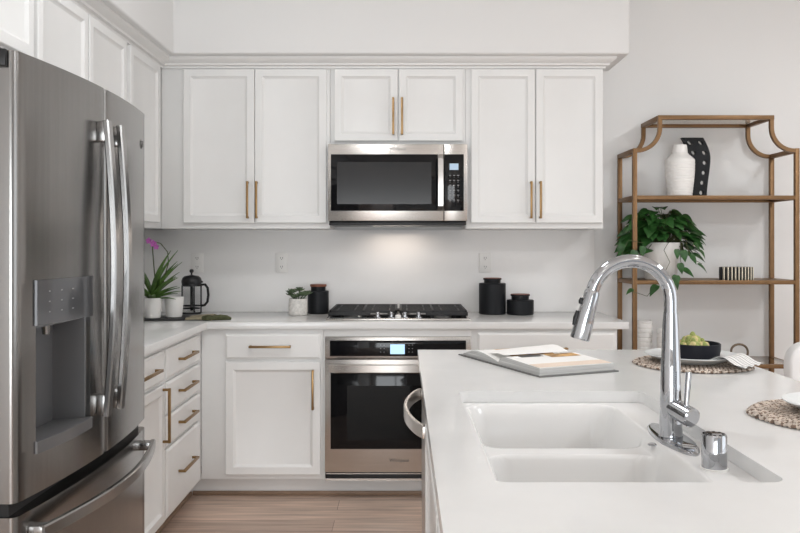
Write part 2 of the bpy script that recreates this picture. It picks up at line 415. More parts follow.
cabinet('base_cabinet', 'white base cabinet with a stack of four drawers, nearest the corner', 'cabinet', 'left', BL, 3.478, 4.159, .105, .885, .595,
        [('drawer', 3.495, 4.06, .735, .865, (False, 3.79, .80, .25)), ('drawer', 3.495, 4.06, .585, .720, (False, 3.79, .655, .25)),
         ('drawer', 3.495, 4.06, .440, .570, (False, 3.79, .51, .25)), ('drawer', 3.495, 4.06, .125, .425, (False, 3.79, .285, .25))], G)
cabinet('base_cabinet', 'white base cabinet with a drawer and a tall door beside the refrigerator', 'cabinet', 'left', BL, 2.80, 3.477, .105, .885, .595,
        [('drawer', 2.815, 3.46, .735, .865, (False, 3.205, .80, .25)), ('door', 2.815, 3.46, .125, .720, (True, 3.475-.045, .59, .235))], G)
t = thing('oven_cabinet', 'white cabinet surround framing the built-in wall oven under the cooktop', 'cabinet', (-.026, 4.45, .105))
b = MB(); b.box((-.4135, 4.158, .8465), (.3575, 4.18, .885), .001); obj('top_rail', b, 'white', t)
for x0, x1 in ((-.4135, -.406), (.354, .3575)):
    b = MB(); b.box((x0, 4.16, .105), (x1, 4.75, .8515)); obj('side_panel', b, 'white', t)

# countertop (L) and backsplash
b = MB(); b.prism([(-1.656, 2.76), (-1.013, 2.76), (-1.013, 4.135), (1.168, 4.135), (1.168, 4.778), (-1.656, 4.778)], .8855, .9224, bev=.003)
tag(obj('countertop', b, 'quartz'), 'white quartz L-shaped countertop running along the left and back walls', 'countertop')
b = MB(); b.box((-1.645, 4.766, .923), (1.14, 4.7795, 1.4119), .001)
tag(obj('backsplash', b, 'splash'), 'plain off-white slab backsplash behind the cooktop and wall outlets', 'backsplash')

# outlets
def outlet(x, label):
    t = thing('wall_outlet', label, 'outlet', (x, 4.765, 1.155), 'white wall outlets on the backsplash')
    b = MB(); b.box((x-.036, 4.759, 1.157), (x+.036, 4.7655, 1.275), .003); obj('cover_plate', b, 'ceramicw', t)
    for z in (1.19, 1.242):
        b = MB(); b.prism([(x+.0165*cos(a)*1.0, z+.0135*sin(a)) for a in [2*pi*k/20 for k in range(20)]], 4.7565, 4.7588, 'y')
        f = obj('receptacle', b, 'ceramicw', t)
        b = MB()
        for dx in (-.006, .006): b.box((x+dx-.0013, 4.7558, z-.002), (x+dx+.0013, 4.7564, z+.007))
        b.box((x-.002, 4.7558, z-.009), (x+.002, 4.7564, z-.005)); obj('slots', b, 'dark', f)
    return t
outlet(-1.225, 'white double wall outlet behind the french press')
outlet(-.722, 'white double wall outlet above the small potted succulent')
outlet(.489, 'white double wall outlet above the tall black canister')

# ------------------------------------------------------------------ microwave
t = thing('microwave', 'stainless over-the-range microwave with dark window and black keypad', 'microwave', (-.029, 4.56, 1.43))
x0, x1, yf = -.411, .353, 4.38
b = MB(); b.box((x0+.004, yf+.03, 1.445), (x1-.004, 4.765, 1.874), .003); obj('body', b, 'black', t)
xs = .2235
dr = MB(); dr.box((x0, yf, 1.4526), (xs-.0012, yf+.029, 1.874), .004); dr = obj('door', dr, 'steelh', t)
b = MB(); b.box((x0+.016, yf-.003, 1.508), (xs-.003, yf+.002, 1.818), .002); fr = obj('window_frame', b, 'bglass', dr)
b = MB(); b.box((x0+.05, yf-.0036, 1.545), (.155, yf-.0031, 1.775)); obj('window', b, 'mwindow', dr)
b = MB(); pth = [(.205, yf-.004, 1.515), (.205, yf-.03, 1.535), (.205, yf-.036, 1.60), (.205, yf-.038, 1.662), (.205, yf-.036, 1.725), (.205, yf-.03, 1.79), (.205, yf-.004, 1.812)]
b.band(pth, (1, 0, 0), .03, .012); obj('handle', b, 'steel', dr)
b = MB(); b.box((xs+.0012, yf, 1.4526), (x1, yf+.029, 1.874), .004); cp = obj('control_panel', b, 'steelh', t)
b = MB(); b.box((xs+.003, yf-.003, 1.508), (x1-.02, yf+.002, 1.818), .002); obj('keypad_glass', b, 'bglass', cp)
b = MB(); b.box((.255, yf-.0042, 1.732), (.303, yf-.0032, 1.767)); obj('screen', b, 'screenw', cp)
b = MB()
for r in range(6):
    for c in range(3):
        b.box((.252+c*.022, yf-.0037, 1.700-r*.027), (.252+c*.022+.011, yf-.0031, 1.704-r*.027))
        b.box((.255+c*.022, yf-.0037, 1.692-r*.027), (.255+c*.022+.005, yf-.0031, 1.694-r*.027))
obj('key_markings', b, 'grey', cp)
b = MB(); b.box((x0+.006, yf+.006, 1.43), (x1-.006, 4.765, 1.4445), .002)
for k in range(22): b.box((x0+.02+k*.033, yf+.003, 1.434), (x0+.02+k*.033+.022, yf+.0062, 1.441))
obj('vent_grille', b, 'black', t)
text_mesh('Whirlpool', .022, 'grey', frame('back', yf-.0006, -.03, 1.847), 'brand_lettering', dr)
area('microwave_task_light', (-.03, 4.62, 1.427), (radians(-12), 0, 0), .30, .08, 1.0, (1, .86, .74))

# ------------------------------------------------------------------ wall oven
t = thing('wall_oven', 'built-in stainless wall oven with black glass door and lit blue screen', 'oven', (-.026, 4.42, .103))
ox0, ox1, oy = -.404, .352, 4.132
b = MB(); b.box((ox0+.01, oy+.03, .125), (ox1-.01, 4.72, .843)); obj('body', b, 'black', t)
b = MB(); b.box((ox0, oy+.004, .733), (ox1, oy+.029, .846), .003); cp = obj('control_panel', b, 'steelh', t)
b = MB(); b.box((ox0+.026, oy, .747), (ox1-.026, oy+.006, .828), .002); obj('control_glass', b, 'bglass', cp)
b = MB(); b.box((-.066, oy-.001, .758), (.009, oy-.0002, .808)); obj('screen', b, 'screen', cp)
for dx in (-.118, .028):
    b = MB()
    for z in (.767, .785, .803): b.box((dx, oy-.0008, z), (dx+.005, oy-.0002, z+.003)); b.box((dx+.018, oy-.0008, z), (dx+.023, oy-.0002, z+.003))
    obj('touch_markings', b, 'grey', cp)
b = MB(); b.box((ox0, oy-.002, .147), (ox1, oy+.029, .730), .004); dr = obj('door', b, 'steelh', t)
b = MB(); b.box((ox0+.03, oy-.005, .268), (ox1-.03, oy, .668), .003); obj('door_glass', b, 'bglass', dr)
b = MB(); b.box((ox0+.115, oy-.0056, .315), (ox1-.115, oy-.0051, .595)); obj('window', b, 'window', dr)
b = MB(); pth = [(ox0+.028, oy-.002, .690), (ox0+.03, oy-.04, .690), (ox0+.06, oy-.052, .690), (-.026, oy-.056, .690), (ox1-.06, oy-.052, .690), (ox1-.03, oy-.04, .690), (ox1-.028, oy-.002, .690)]
b.band(pth, (0, 0, 1), .042, .014, bev=.5); obj('handle', b, 'steelh', dr)
text_mesh('Whirlpool', .024, 'dark', frame('back', oy-.0026, -.02, .209), 'brand_lettering', dr)
b = MB(); b.box((ox0+.002, oy+.012, .103), (ox1-.002, oy+.03, .145), .001, mi=0)
b.box((ox0+.002, oy+.004, .103), (ox1-.002, oy+.014, .114), mi=1); b.box((ox0+.004, oy+.004, .137), (ox1-.004, oy+.014, .141), mi=1)
obj('vent_trim', b, ['black', 'steelh'], t)

# ------------------------------------------------------------------ cooktop
CX, CZ = -.026, .9226
t = thing('gas_cooktop', 'black and stainless gas cooktop set into the back countertop', 'cooktop', (CX, 4.46, CZ))
b = MB(); b.box((CX-.381, 4.205, CZ), (CX+.381, 4.725, CZ+.012), .004); obj('tray', b, 'steelh', t)
b = MB(); b.box((CX-.366, 4.225, CZ+.012), (CX+.366, 4.71, CZ+.0145)); obj('glass_top', b, 'bglass', t)
for dx, y, r in ((-.24, 4.34, .045), (-.24, 4.58, .037), (.24, 4.34, .037), (.24, 4.58, .045), (0, 4.53, .052)):
    b = MB(); b.lathe([(0, 0), (r+.012, 0), (r+.010, .008), (r, .012), (0, .012)], (CX+dx, y, CZ+.0147)); bn = obj('burner', b, 'steel', t)
    b = MB(); b.lathe([(0, 0), (r, 0), (r, .006), (r-.006, .010), (0, .010)], (CX+dx, y, CZ+.0268)); obj('burner_cap', b, 'iron', bn)
for sgn in (-1, 1):
    b = MB(); xa, xb = CX+sgn*.006, CX+sgn*.366; lo, hi = min(xa, xb), max(xa, xb); z0, z1 = CZ+.038, CZ+.052
    for y in (4.245, 4.30, 4.36, 4.41, 4.46, 4.51, 4.57, 4.63, 4.685): b.box((lo, y, z0), (hi, y+.012, z1), .002)
    for x in (lo, hi-.012, (lo+hi)/2-.006): b.box((x, 4.245, z0), (x+.012, 4.697, z1), .002)
    for cy in (4.345, 4.575):
        for k in range(4):
            x = lo+.04+k*(hi-lo-.08)/3
            b.box((x-.004, cy-.095, z0+.003), (x+.004, cy+.095, z1-.001), .001)
    for x in (lo+.004, hi-.016, (lo+hi)/2-.006):
        for y in (4.247, 4.683):
            b.box((x, y, CZ+.0146), (x+.012, y+.012, z0+.004), .001)
    b.box((lo, 4.243, CZ+.030), (hi, 4.249, z0+.004)) if False else None
    # sloping side skirts of the cast frame
    xo = hi if sgn > 0 else lo
    b.box((xo-.005, 4.25, CZ+.022), (xo+.005, 4.69, z0+.004), .001)
    b.box((lo+(.14 if sgn > 0 else 0), 4.243, CZ+.024), (hi-(.14 if sgn < 0 else 0), 4.251, z0+.004), .001)
    obj('grate', b, 'iron', t)
for k, dx in enumerate((-.108, -.036, .036, .108)):
    b = MB(); x = CX+dx
    b.lathe([(0, 0), (.021, 0), (.020, .006), (.011, .009), (.010, .030), (.008, .033), (0, .033)], (x, 4.235, CZ+.0123), seg=20)
    b.box((x-.004, 4.216, CZ+.033), (x+.004, 4.254, CZ+.044), .002); obj('knob', b, 'chrome', t)
b = MB(); b.lathe([(0, 0), (.016, 0), (.016, .014), (.012, .018), (0, .018)], (CX, 4.225, CZ+.0123), seg=20); obj('knob', b, 'ceramicw', t)

# ------------------------------------------------------------------ refrigerator
FY0, FY1, FYC = 1.815, 2.73, 2.2725
def fx_(y): return -.88+.035*(1-((y-FYC)/.4575)**2)
t = thing('refrigerator', 'tall stainless french-door refrigerator with water dispenser at the left', 'refrigerator', (-1.27, FYC, 0))
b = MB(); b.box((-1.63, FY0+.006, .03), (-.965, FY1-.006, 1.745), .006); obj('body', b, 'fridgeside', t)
b = MB(); b.box((-1.6, FY0+.03, 0), (-1.02, FY1-.03, .03)); obj('base', b, 'black', t)
def bow(y0, y1, r0=True, r1=True, back=-.955, n=14):
    r = .014; pts = []
    if r0: pts += [(fx_(y0)-r*(1-sin(a)), y0+r*(1-cos(a))) for a in (0, .4, .8, 1.2)]
    else: pts += [(fx_(y0), y0)]
    ya, yb = y0+(r if r0 else 0), y1-(r if r1 else 0)
    pts += [(fx_(ya+(yb-ya)*k/n), ya+(yb-ya)*k/n) for k in range(0 if r0 else 1, n+(1 if r1 else 0))]
    if r1: pts += [(fx_(y1)-r*(1-sin(a)), y1-r*(1-cos(a))) for a in (1.2, .8, .4, 0)]
    else: pts += [(fx_(y1), y1)]
    return pts+[(back, y1), (back, y0)]
DZ0, DZ1, DY0, DY1 = .845, 1.234, 1.893, 2.166
b = MB()
b.prism(bow(FY0, FYC-.002), .735, DZ0); b.prism(bow(FY0, FYC-.002), DZ1, 1.766)
b.prism(bow(FY0, DY0, r1=False, n=5), DZ0, DZ1); b.prism(bow(DY1, FYC-.002, r0=False, n=5), DZ0, DZ1)
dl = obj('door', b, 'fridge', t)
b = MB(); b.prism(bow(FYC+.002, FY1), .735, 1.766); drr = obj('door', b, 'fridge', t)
b = MB(); b.prism(bow(FY0, FY1), .06, .703); dw = obj('freezer_drawer', b, 'fridge', t)
b = MB(); b.box((-.966, FY0+.01, .70), (-.90, FY1-.01, .737)); obj('gasket', b, 'black', t)
b = MB(); b.box((-1.00, FY0-.014, 1.728), (-.896, FY0-.001, 1.767), .003); b.box((-1.00, FY0-.014, 1.7662), (-.92, FY0+.08, 1.776), .003); obj('hinge_cover', b, 'black', t)
def vhandle(y, par):
    z0, z1 = .850, 1.668; n = 16
    xb = fx_(y)
    b = MB(); b.band([(xb+.024+.022*sin(pi*k/n), y, z0+(z1-z0)*k/n) for k in range(n+1)], (0, 1, 0), .034, .017, bev=.45); h = obj('handle', b, 'fridgeh', par)
    for za, zb in ((z0+.002, z0+.06), (z1-.06, z1-.002)):
        b = MB(); b.box((xb-.001, y-.015, za), (xb+.026, y+.015, zb), .005)
        obj('bracket', b, 'fridgeh', par)
vhandle(2.222, dl); vhandle(2.323, drr)
b = MB(); n = 20; ya, yb = 1.86, 2.685
b.band([(fx_(ya+(yb-ya)*k/n)+.034+.030*sin(pi*k/n), ya+(yb-ya)*k/n, .655) for k in range(n+1)], (0, 0, 1), .032, .017, bev=.4); obj('handle', b, 'fridgeh', dw)
for y in (ya+.018, yb-.018):
    b = MB(); b.box((fx_(y)-.002, y-.018, .641), (fx_(y)+.036, y+.018, .669), .004); obj('bracket', b, 'fridgeh', dw)
# dispenser
b = MB(); n = 10
b.loft([[(fx_(y)+.006, y, 1.132), (fx_(y)+.006, y, 1.24), (fx_(y)-.02, y, 1.24), (fx_(y)-.02, y, 1.132)] for y in [DY0-.004+(DY1-DY0+.008)*k/n for k in range(n+1)]]); obj('control_panel', b, 'panel', dl)
b = MB()
for k in range(3):
    for z in (1.16, 1.185, 1.21):
        y = DY0+.045+k*.055; xx = fx_(y)+.0062
        b.box((xx, y, z), (xx+.0006, y+.022, z+.003))
obj('panel_markings', b, 'grey', dl)
b = MB(); xb = -.953
b.box((xb, DY0+.001, DZ0+.001), (xb+.006, DY1-.001, 1.131)); b.box((xb, DY0+.001, DZ0), (-.872, DY0+.005, 1.131)); b.box((xb, DY1-.005, DZ0), (-.860, DY1-.001, 1.131)); b.box((xb, DY0+.001, 1.124), (-.875, DY1-.001, 1.131))
obj('recess', b, 'recess', dl)
b = MB(); n = 12
b.loft([[(xb+.008, y, DZ0-.016), (fx_(y)+.005+.006*sin(pi*k/n), y, DZ0-.016), (fx_(y)+.005+.006*sin(pi*k/n), y, DZ0+.012), (fx_(y)+.001+.006*sin(pi*k/n), y, DZ0+.014), (xb+.008, y, DZ0+.006)] for k, y in [(k, DY0-.002+(DY1-DY0+.004)*k/n) for k in range(n+1)]]); obj('drip_tray', b, 'recess', dl)
b = MB(); b.cyl((-.915, 2.05, 1.123), (-.915, 2.05, 1.095), .012, .009); obj('spout', b, 'fridgeh', dl)
b = MB(); b.box((-.942, 1.985, .96), (-.930, 2.02, 1.12), .004); obj('lever', b, 'linen', dl)  # lever whose beige tone and place imitate a reflection in the recess
# emblem on the right door
yy = 2.655; ex = frame('left', fx_(yy)+.0006, yy, 1.658)
b = MB(ex); b.lathe([(.016, 0), (.016, .001), (.014, .0016), (0, .0016)], seg=28); em = obj('emblem', b, 'fridge', drr)
text_mesh('GE', .026, 'dark', ex @ Matrix.Translation((0, 0, .002)), 'emblem_lettering', em)

# ------------------------------------------------------------------ island
IX0, IX1, IY0, IY1, IZ = .056, 1.163, .62, 3.056, .9224
SX0, SX1, SY0, SY1 = .151, .653, 1.353, 2.191
def rrect(x0, x1, y0, y1, r, n=6):
    P = []
    for cx, cy, a0 in ((x1-r, y0+r, -pi/2), (x1-r, y1-r, 0), (x0+r, y1-r, pi/2), (x0+r, y0+r, pi)):
        P += [(cx+r*cos(a0+pi/2*k/n), cy+r*sin(a0+pi/2*k/n)) for k in range(n+1)]
    return P
def slab_with_hole(outer, inner, z0, z1):
    b = MB(); t = bmesh.new()
    for z in (z0, z1):
        es = []
        for L in (outer, inner):
            V = [t.verts.new((p[0], p[1], z)) for p in L]
            es += [t.edges.new((V[i], V[(i+1) % len(V)])) for i in range(len(V))]
        bmesh.ops.triangle_fill(t, edges=es, use_beauty=True)
    for L in (outer, inner):
        n = len(L)
        A = [t.verts.new((*p, z0)) for p in L]; B = [t.verts.new((*p, z1)) for p in L]
        for i in range(n): t.faces.new((A[i], A[(i+1) % n], B[(i+1) % n], B[i]))
    bmesh.ops.remove_doubles(t, verts=t.verts, dist=1e-6); bmesh.ops.recalc_face_normals(t, faces=t.faces)
    return b._add(t)
b = slab_with_hole(rrect(IX0, IX1, IY0, IY1, .006, 3), rrect(SX0, SX1, SY0, SY1, .03), .892, IZ)
tag(obj('island_countertop', b, 'quartz'), 'large white quartz island countertop with a cutout for the sink', 'countertop')
t = thing('kitchen_island', 'white kitchen island base under the large white quartz top', 'island', (.5, 1.8, 0))
BX0, BX1, BY0, BY1 = .078, .86, .68, 3.02
b = MB(); b.box((BX1-.02, BY0, .10), (BX1, BY1, .8915)); obj('back_panel', b, 'white', t)
for y in (BY0, BY1-.02):
    b = MB(); b.box((BX0, y, .10), (BX1-.0205, y+.02, .8915)); obj('end_panel', b, 'white', t)
b = MB(); b.box((BX0+.06, BY0+.02, 0), (BX1-.03, BY1-.03, .0995)); obj('plinth', b, 'white', t)
b = MB(); b.box((BX0, 2.705, .10), (BX0+.02, BY1-.0205, .8915)); obj('filler_panel', b, 'white', t)
b = MB(); b.box((BX0, BY0+.0205, .10), (BX0+.02, 2.085, .8915)); obj('front_panel', b, 'white', t)
for a, c, hy in ((.72, 1.36, 1.30), (1.38, 2.07, 1.44)):
    d = obj('door', door_mesh(frame('isl', BX0-.0008, c, .13), c-a, .73), 'white', t)
# dishwasher
t = thing('dishwasher', 'stainless dishwasher with a bowed bar handle in the island side', 'dishwasher', (.35, 2.395, .1))
b = MB(); b.box((.063, 2.093, .115), (.083, 2.697, .885), .003); dd = obj('door', b, 'steel', t)
b = MB(); b.box((.085, 2.26, .105), (.62, 2.69, .885)); obj('tub', b, 'black', t)
b = MB(); n = 14; ya, yb = 2.10, 2.64
b.band([(.056-.048*(sin(pi*k/n)**.75), ya+(yb-ya)*k/n, .832) for k in range(n+1)], (0, 0, 1), .036, .012, bev=.4)
for y in (ya, yb): b.box((.05, y-.008, .816), (.064, y+.008, .848), .002)
obj('handle', b, 'steelh', dd)

# sink
def sdr(x, y, x0, x1, y0, y1, r):
    cx, cy = (x0+x1)/2, (y0+y1)/2
    qx, qy = abs(x-cx)-(x1-x0)/2+r, abs(y-cy)-(y1-y0)/2+r
    return math.hypot(max(qx, 0), max(qy, 0))+min(max(qx, qy), 0)-r
def step(d, w):
    u = min(1, max(0, -d/w)); return u*u*(3-2*u)
BOWL = (.168, .564, 1.372, 2.168)
def sz(u, v):
    x = .125+u*.555; y = 1.328+v*.888
    d = .028*step(sdr(x, y, *BOWL, .06), .02)
    for y0, y1 in ((1.376, 1.764), (1.80, 2.164)):
        s = sdr(x, y, (.172), .560, y0, y1, .06)
        d = max(d, .018*step(s, .012)+.19*step(s-(-.004), .05))
    return (x, y, .8917-d)
b = MB(); b.grid(sz, 130, 200)
t = thing('kitchen_sink', 'white undermount double-bowl sink set in the island countertop', 'sink', (.4, 1.77, .68))
o = obj('basin', b, 'sink', t, ang=80)
md = o.modifiers.new('thickness', 'SOLIDIFY'); md.thickness = .006; md.offset = -1
b = MB(); b.lathe([(.012, 0), (.012, .002), (.009, .0035), (0, .004)], (.553, 1.768, .8815), seg=20); obj('overflow_cover', b, 'chrome', t)
# faucet
fxc, fyc, fz = .594, 1.775, .8912
t = thing('kitchen_faucet', 'tall chrome gooseneck pull-down faucet standing on the sink deck', 'faucet', (fxc, fyc, fz))
b = MB(); n = 48
def plate_ring(s, z): return [(.597+s*.036*sin(2*pi*k/n)*abs(sin(2*pi*k/n))**.15, fyc+s*.142*cos(2*pi*k/n), z) for k in range(n)]
b.loft([plate_ring(1, fz), plate_ring(1, fz+.004), plate_ring(.93, fz+.008)]); obj('base_plate', b, 'chrome', t)
b = MB(); b.lathe([(.0, .0), (.026, 0), (.026, .004), (.0245, .02), (.0226, .10), (.0212, .168), (.0205, .170), (.0178, .24), (.0158, .274), (0, .274)], (fxc, fyc, fz+.0082)); obj('body', b, 'chrome', t)
b = MB(); pth = [(fxc, fyc, 1.165), (fxc, fyc, 1.185)]; r = .088; cxx = fxc-r
pth += [(cxx+r*cos(a), fyc, 1.20+r*sin(a)) for a in [radians(165)*k/20 for k in range(21)]]
b.tube(pth, .0148, 20); obj('spout', b, 'chrome', t)
a = radians(165); e = Vector((cxx+r*cos(a), fyc, 1.20+r*sin(a))); dd_ = Vector((-sin(a), 0, cos(a)))
b = MB(); b.tube([e, e+dd_*.004, e+dd_*.008, e+dd_*.06, e+dd_*.108, e+dd_*.112], [.0148, .0168, .0172, .0198, .0215, .0205], 24); hd = obj('spray_head', b, 'chrome', t)
b = MB(); side = Vector((dd_.z, 0, -dd_.x))
for s0, s1, q in ((.022, .036, .0175), (.052, .085, .0195)):
    pc = [e+dd_*s+side*(q+.0012) for s in (s0, (s0+s1)/2, s1)]
    b.tube(pc, [.004, .0062, .004], 12)
obj('button', b, 'black', hd)
b = MB(); h0, h1 = Vector((fxc+.002, fyc-.004, .966)), Vector((fxc+.026, fyc-.064, .952)); dv = (h1-h0).normalized()
b.tube([h0, h1-dv*.003, h1], [.0215, .0215, .018], 26); hb = obj('lever_hub', b, 'chrome', t)
b = MB(); b.tube([(fxc+.018, fyc-.046, .972), (fxc+.021, fyc-.044, 1.005), (fxc+.025, fyc-.043, 1.048)], [.0055, .0062, .0068], 14); obj('lever', b, 'chrome', hb)
# air gap
t = thing('air_gap', 'short chrome cylinder cap with vented top beside the faucet', 'air gap', (.601, 1.545, .8912))
b = MB(); b.lathe([(0, .004), (.0235, .004), (.0235, .064), (.0215, .068), (.0, .0685)], (.601, 1.545, .8912), seg=36); obj('cap', b, 'chrome', t)
b = MB(); b.lathe([(.0, 0), (.026, 0), (.026, .003), (.024, .0039), (0, .0039)], (.601, 1.545, .8912), seg=36); obj('collar', b, 'ceramicw', t)
b = MB()
for k in range(10):
    a = 2*pi*k/10; x, y = .601+.017*cos(a), 1.545+.017*sin(a)
    b.box((x-.0022, y-.0022, .8912+.0665), (x+.0022, y+.0022, .8912+.0692), .0005)
obj('vent_holes', b, 'dark', t)

# ------------------------------------------------------------------ open book on the island
t = thing('open_book', 'open hardcover cookbook lying on the island countertop', 'book', (.312, 2.657, IZ))
t.rotation_euler = (0, 0, math.atan2(.393, .92))     # local x runs along the spine (away to the right), local -y is the right page
H = .284
def pg(y, side):   # page height across the spread
    a = abs(y)
    if side > 0: return .010+.020*sin(pi*min(1, a/.262)**.55)*(1-.25*a/.26)      # left page, arched towards the spine
    return .018+.016*sin(pi*min(1, a/.30)**.6)+.004*(a < .2)
def block(sg, W, fn, top_i, rand):
    b = MB(); n = 22; rings = []
    for k in range(n+1):
        y = sg*W*k/n; z = fn(abs(y)/W); q = .0042
        rings.append([(.004, y, q), (H-.004, y, q), (H-.004, y, z), (.004, y, z)])
    tt = bmesh.new(); V = [[tt.verts.new(p) for p in r_] for r_ in rings]
    for i in range(n):
        for j, mi in ((0, 0), (1, 0), (2, top_i), (3, 0)):
            f = tt.faces.new((V[i][j], V[i][(j+1) % 4], V[i+1][(j+1) % 4], V[i+1][j]))
            f.material_index = mi
    tt.faces.new(V[0]).material_index = 0; tt.faces.new(V[-1]).material_index = 0
    bmesh.ops.recalc_face_normals(tt, faces=tt.faces)
    return b._add(tt)
def fl(s): return .0045+.026*(sin(pi*min(1, s*.8+.2)**1.4)) if s > 0 else .012
def fr_(s): return .010+.026*min(1, (s/.16))**.6-.010*s
b = MB(); b.prism([(-.004, 0)]+[(-.004, 0)][:0]+[(H+.004, 0), (H+.004, -.266), (-.004, -.266)], .0005, .0042); b.prism([(-.004, 0), (H+.004, 0), (H+.004, .272), (-.004, .272)], .0005, .0042)
obj('cover', b, 'cover', t, local=True)
obj('left_pages', block(1, .262, fl, 1, 0), ['edge', 'paper'], t, local=True)
obj('right_pages', block(-1, .252, fr_, 1, 0), ['edge', 'paper'], t, local=True)
def strip(sg, W, fn, x0, x1, s0, s1, lift=.0006):
    b = MB(); b.grid(lambda u, v: (x0+(x1-x0)*u, sg*W*(s0+(s1-s0)*v), fn(s0+(s1-s0)*v)+lift), 6, 10); return b
obj('printed_strip', strip(-1, .252, fr_, .006, H-.006, .74, .97), 'peach', t, local=True)
obj('picture', strip(-1, .252, fr_, .15, H-.02, .08, .40), 'food', t, local=True)
b = strip(-1, .252, fr_, .05, .135, .12, .30); b2 = None
obj('picture', b, 'dark', t, local=True)
obj('picture', strip(1, .262, fl, .08, H-.03, .15, .7), 'food', t, local=True)
# a page lifting at the far end of the gutter
b = MB(); b.grid(lambda u, v: (.02+(H-.03)*u, -.012+.10*v, .034+.014*sin(pi*.62*v)*(.3+.7*u)), 8, 10)
o = obj('turning_page', b, 'paper', t, local=True)

# ------------------------------------------------------------------ place settings
def placemat(cx, cy, R, label):
    t = thing('placemat', label, 'placemat', (cx, cy, IZ), 'woven round placemats')
    b = MB(); b.lathe([(0, 0), (R-.012, 0), (R-.012, .004), (0, .004)], (cx, cy, IZ+.0004), seg=48); obj('backing', b, 'cane', t)
    b = MB()
    for ring in range(6):
        r0 = R-.016-ring*.021
        nseg = 96; waves = max(10, int(46*r0/R))
        for ph in (0, 2*pi/3, 4*pi/3):
            pth = []
            for k in range(nseg*2):
                a = 2*pi*k/(nseg*2)
                r = r0+.0125*sin(waves*a+ph)+.002*sin(7*a+ring); z = .0065+.0028*cos(2*(waves*a+ph))
                pth.append((cx+r*cos(a), cy+r*sin(a), IZ+z))
            b.tube(pth, .0036, 5, mi=(0 if ph == 0 else 1), closed=True)
    obj('braided_weave', b, ['cane', 'canepale'], t, ang=80)
placemat(.965, 2.668, .192, 'round woven cane placemat under the plate with the black bowl')
placemat(.997, 1.85, .187, 'round woven cane placemat at the right edge, beside the sink')
def plate(cx, cy, R, label):
    b = MB(); z = IZ+.0128
    b.lathe([(0, 0), (R*.6, 0), (R*.64, .003), (R*.92, .0185), (R, .024), (R*.995, .0262), (R*.9, .0215), (R*.66, .0075), (R*.58, .005), (0, .005)], (cx, cy, z), seg=64)
    tag(obj('dinner_plate', b, 'plate'), label, 'plate', 'pale dinner plates on placemats')
plate(.962, 2.668, .150, 'pale dinner plate under the striped napkin and black bowl')
plate(1.012, 1.853, .122, 'pale empty dinner plate cut off by the right edge of the photo')
# napkin
NZ = IZ+.0128+.0052
p0, p1 = Vector((.915, 2.71)), Vector((1.098, 2.505)); ax = (p1-p0).normalized(); sd = Vector((-ax.y, ax.x))
Ln = (p1-p0).length
def nap(u, v):
    s = u*Ln; wd = .05+.022*u
    p = p0+ax*s+sd*((v-.5)*2*wd)
    d = (p-Vector((.962, 2.668))).length
    base = NZ+.001
    if d > .092: base += min(1, (d-.092)/.054)*.0245
    if d > .152:
        q = min(1, (d-.152)/.06); base = NZ+.0255-(.0255-.001)*q*q*(3-2*q)
    k = min(1, max(0, (d-.098)/.06))
    z = base+.006*k*(.5+.5*sin(v*6.5*pi+u*2))
    return (p.x, p.y, z)
b = MB(); b.grid(nap, 40, 48, uv=True); o = obj('napkin', b, 'napkin', ang=80)
md = o.modifiers.new('thickness', 'SOLIDIFY'); md.thickness = .0016; md.offset = 1
tag(o, 'folded white and grey striped cloth napkin draped over the plate rim', 'napkin')
# bowl with plump succulent
bz = NZ+.0048; bxc, byc = .972, 2.670
b = MB(); b.lathe([(0, 0), (.070, 0), (.079, .006), (.083, .03), (.0835, .050), (.0815, .052), (.0795, .050), (.078, .03), (.072, .012), (0, .010)], (bxc, byc, bz), seg=56)
tag(obj('bowl', b, 'bowlb'), 'matte black bowl holding a yellow-green succulent on the far place setting', 'bowl')
b = MB(); cz = bz+.048
t = thing('succulent', 'plump yellow-green succulent heads sitting in the black bowl', 'plant', (bxc, byc, bz+.011))
for (dx, dy, s) in ((-.038, -.02, .8), (-.008, -.03, 1.05), (.025, -.022, .95), (-.02, .02, 1), (.018, .02, 1.05), (.0, -.002, 1.25)):
    b = MB()
    c = Vector((bxc-.006+dx, byc+dy, bz+.046+(.012 if s > 1.2 else 0)))
    for ring, (nl, el, L) in enumerate(((7, .25, .026), (6, .75, .026), (4, 1.2, .024))):
        for k in range(nl):
            a = 2*pi*(k+.5*ring)/nl+dx*50
            d = Vector((cos(a)*cos(el), sin(a)*cos(el), sin(el))); q = c-Vector((0, 0, .008))
            b.tube([q+d*L*s*f for f in (.1, .35, .6, .8, .93, 1.0)], [.005*s, .010*s, .0125*s, .0105*s, .006*s, .001], 8, mi=(k+ring) % 2)
    b.ball(c+Vector((0, 0, .010*s)), .011*s, 10, 7, (.8, .8, 1.4), mi=0)
    b.cyl(c, (c.x, c.y, bz+.0112), .006, .007, 8)
    obj('rosette', b, ['fig', 'figtip'], t)

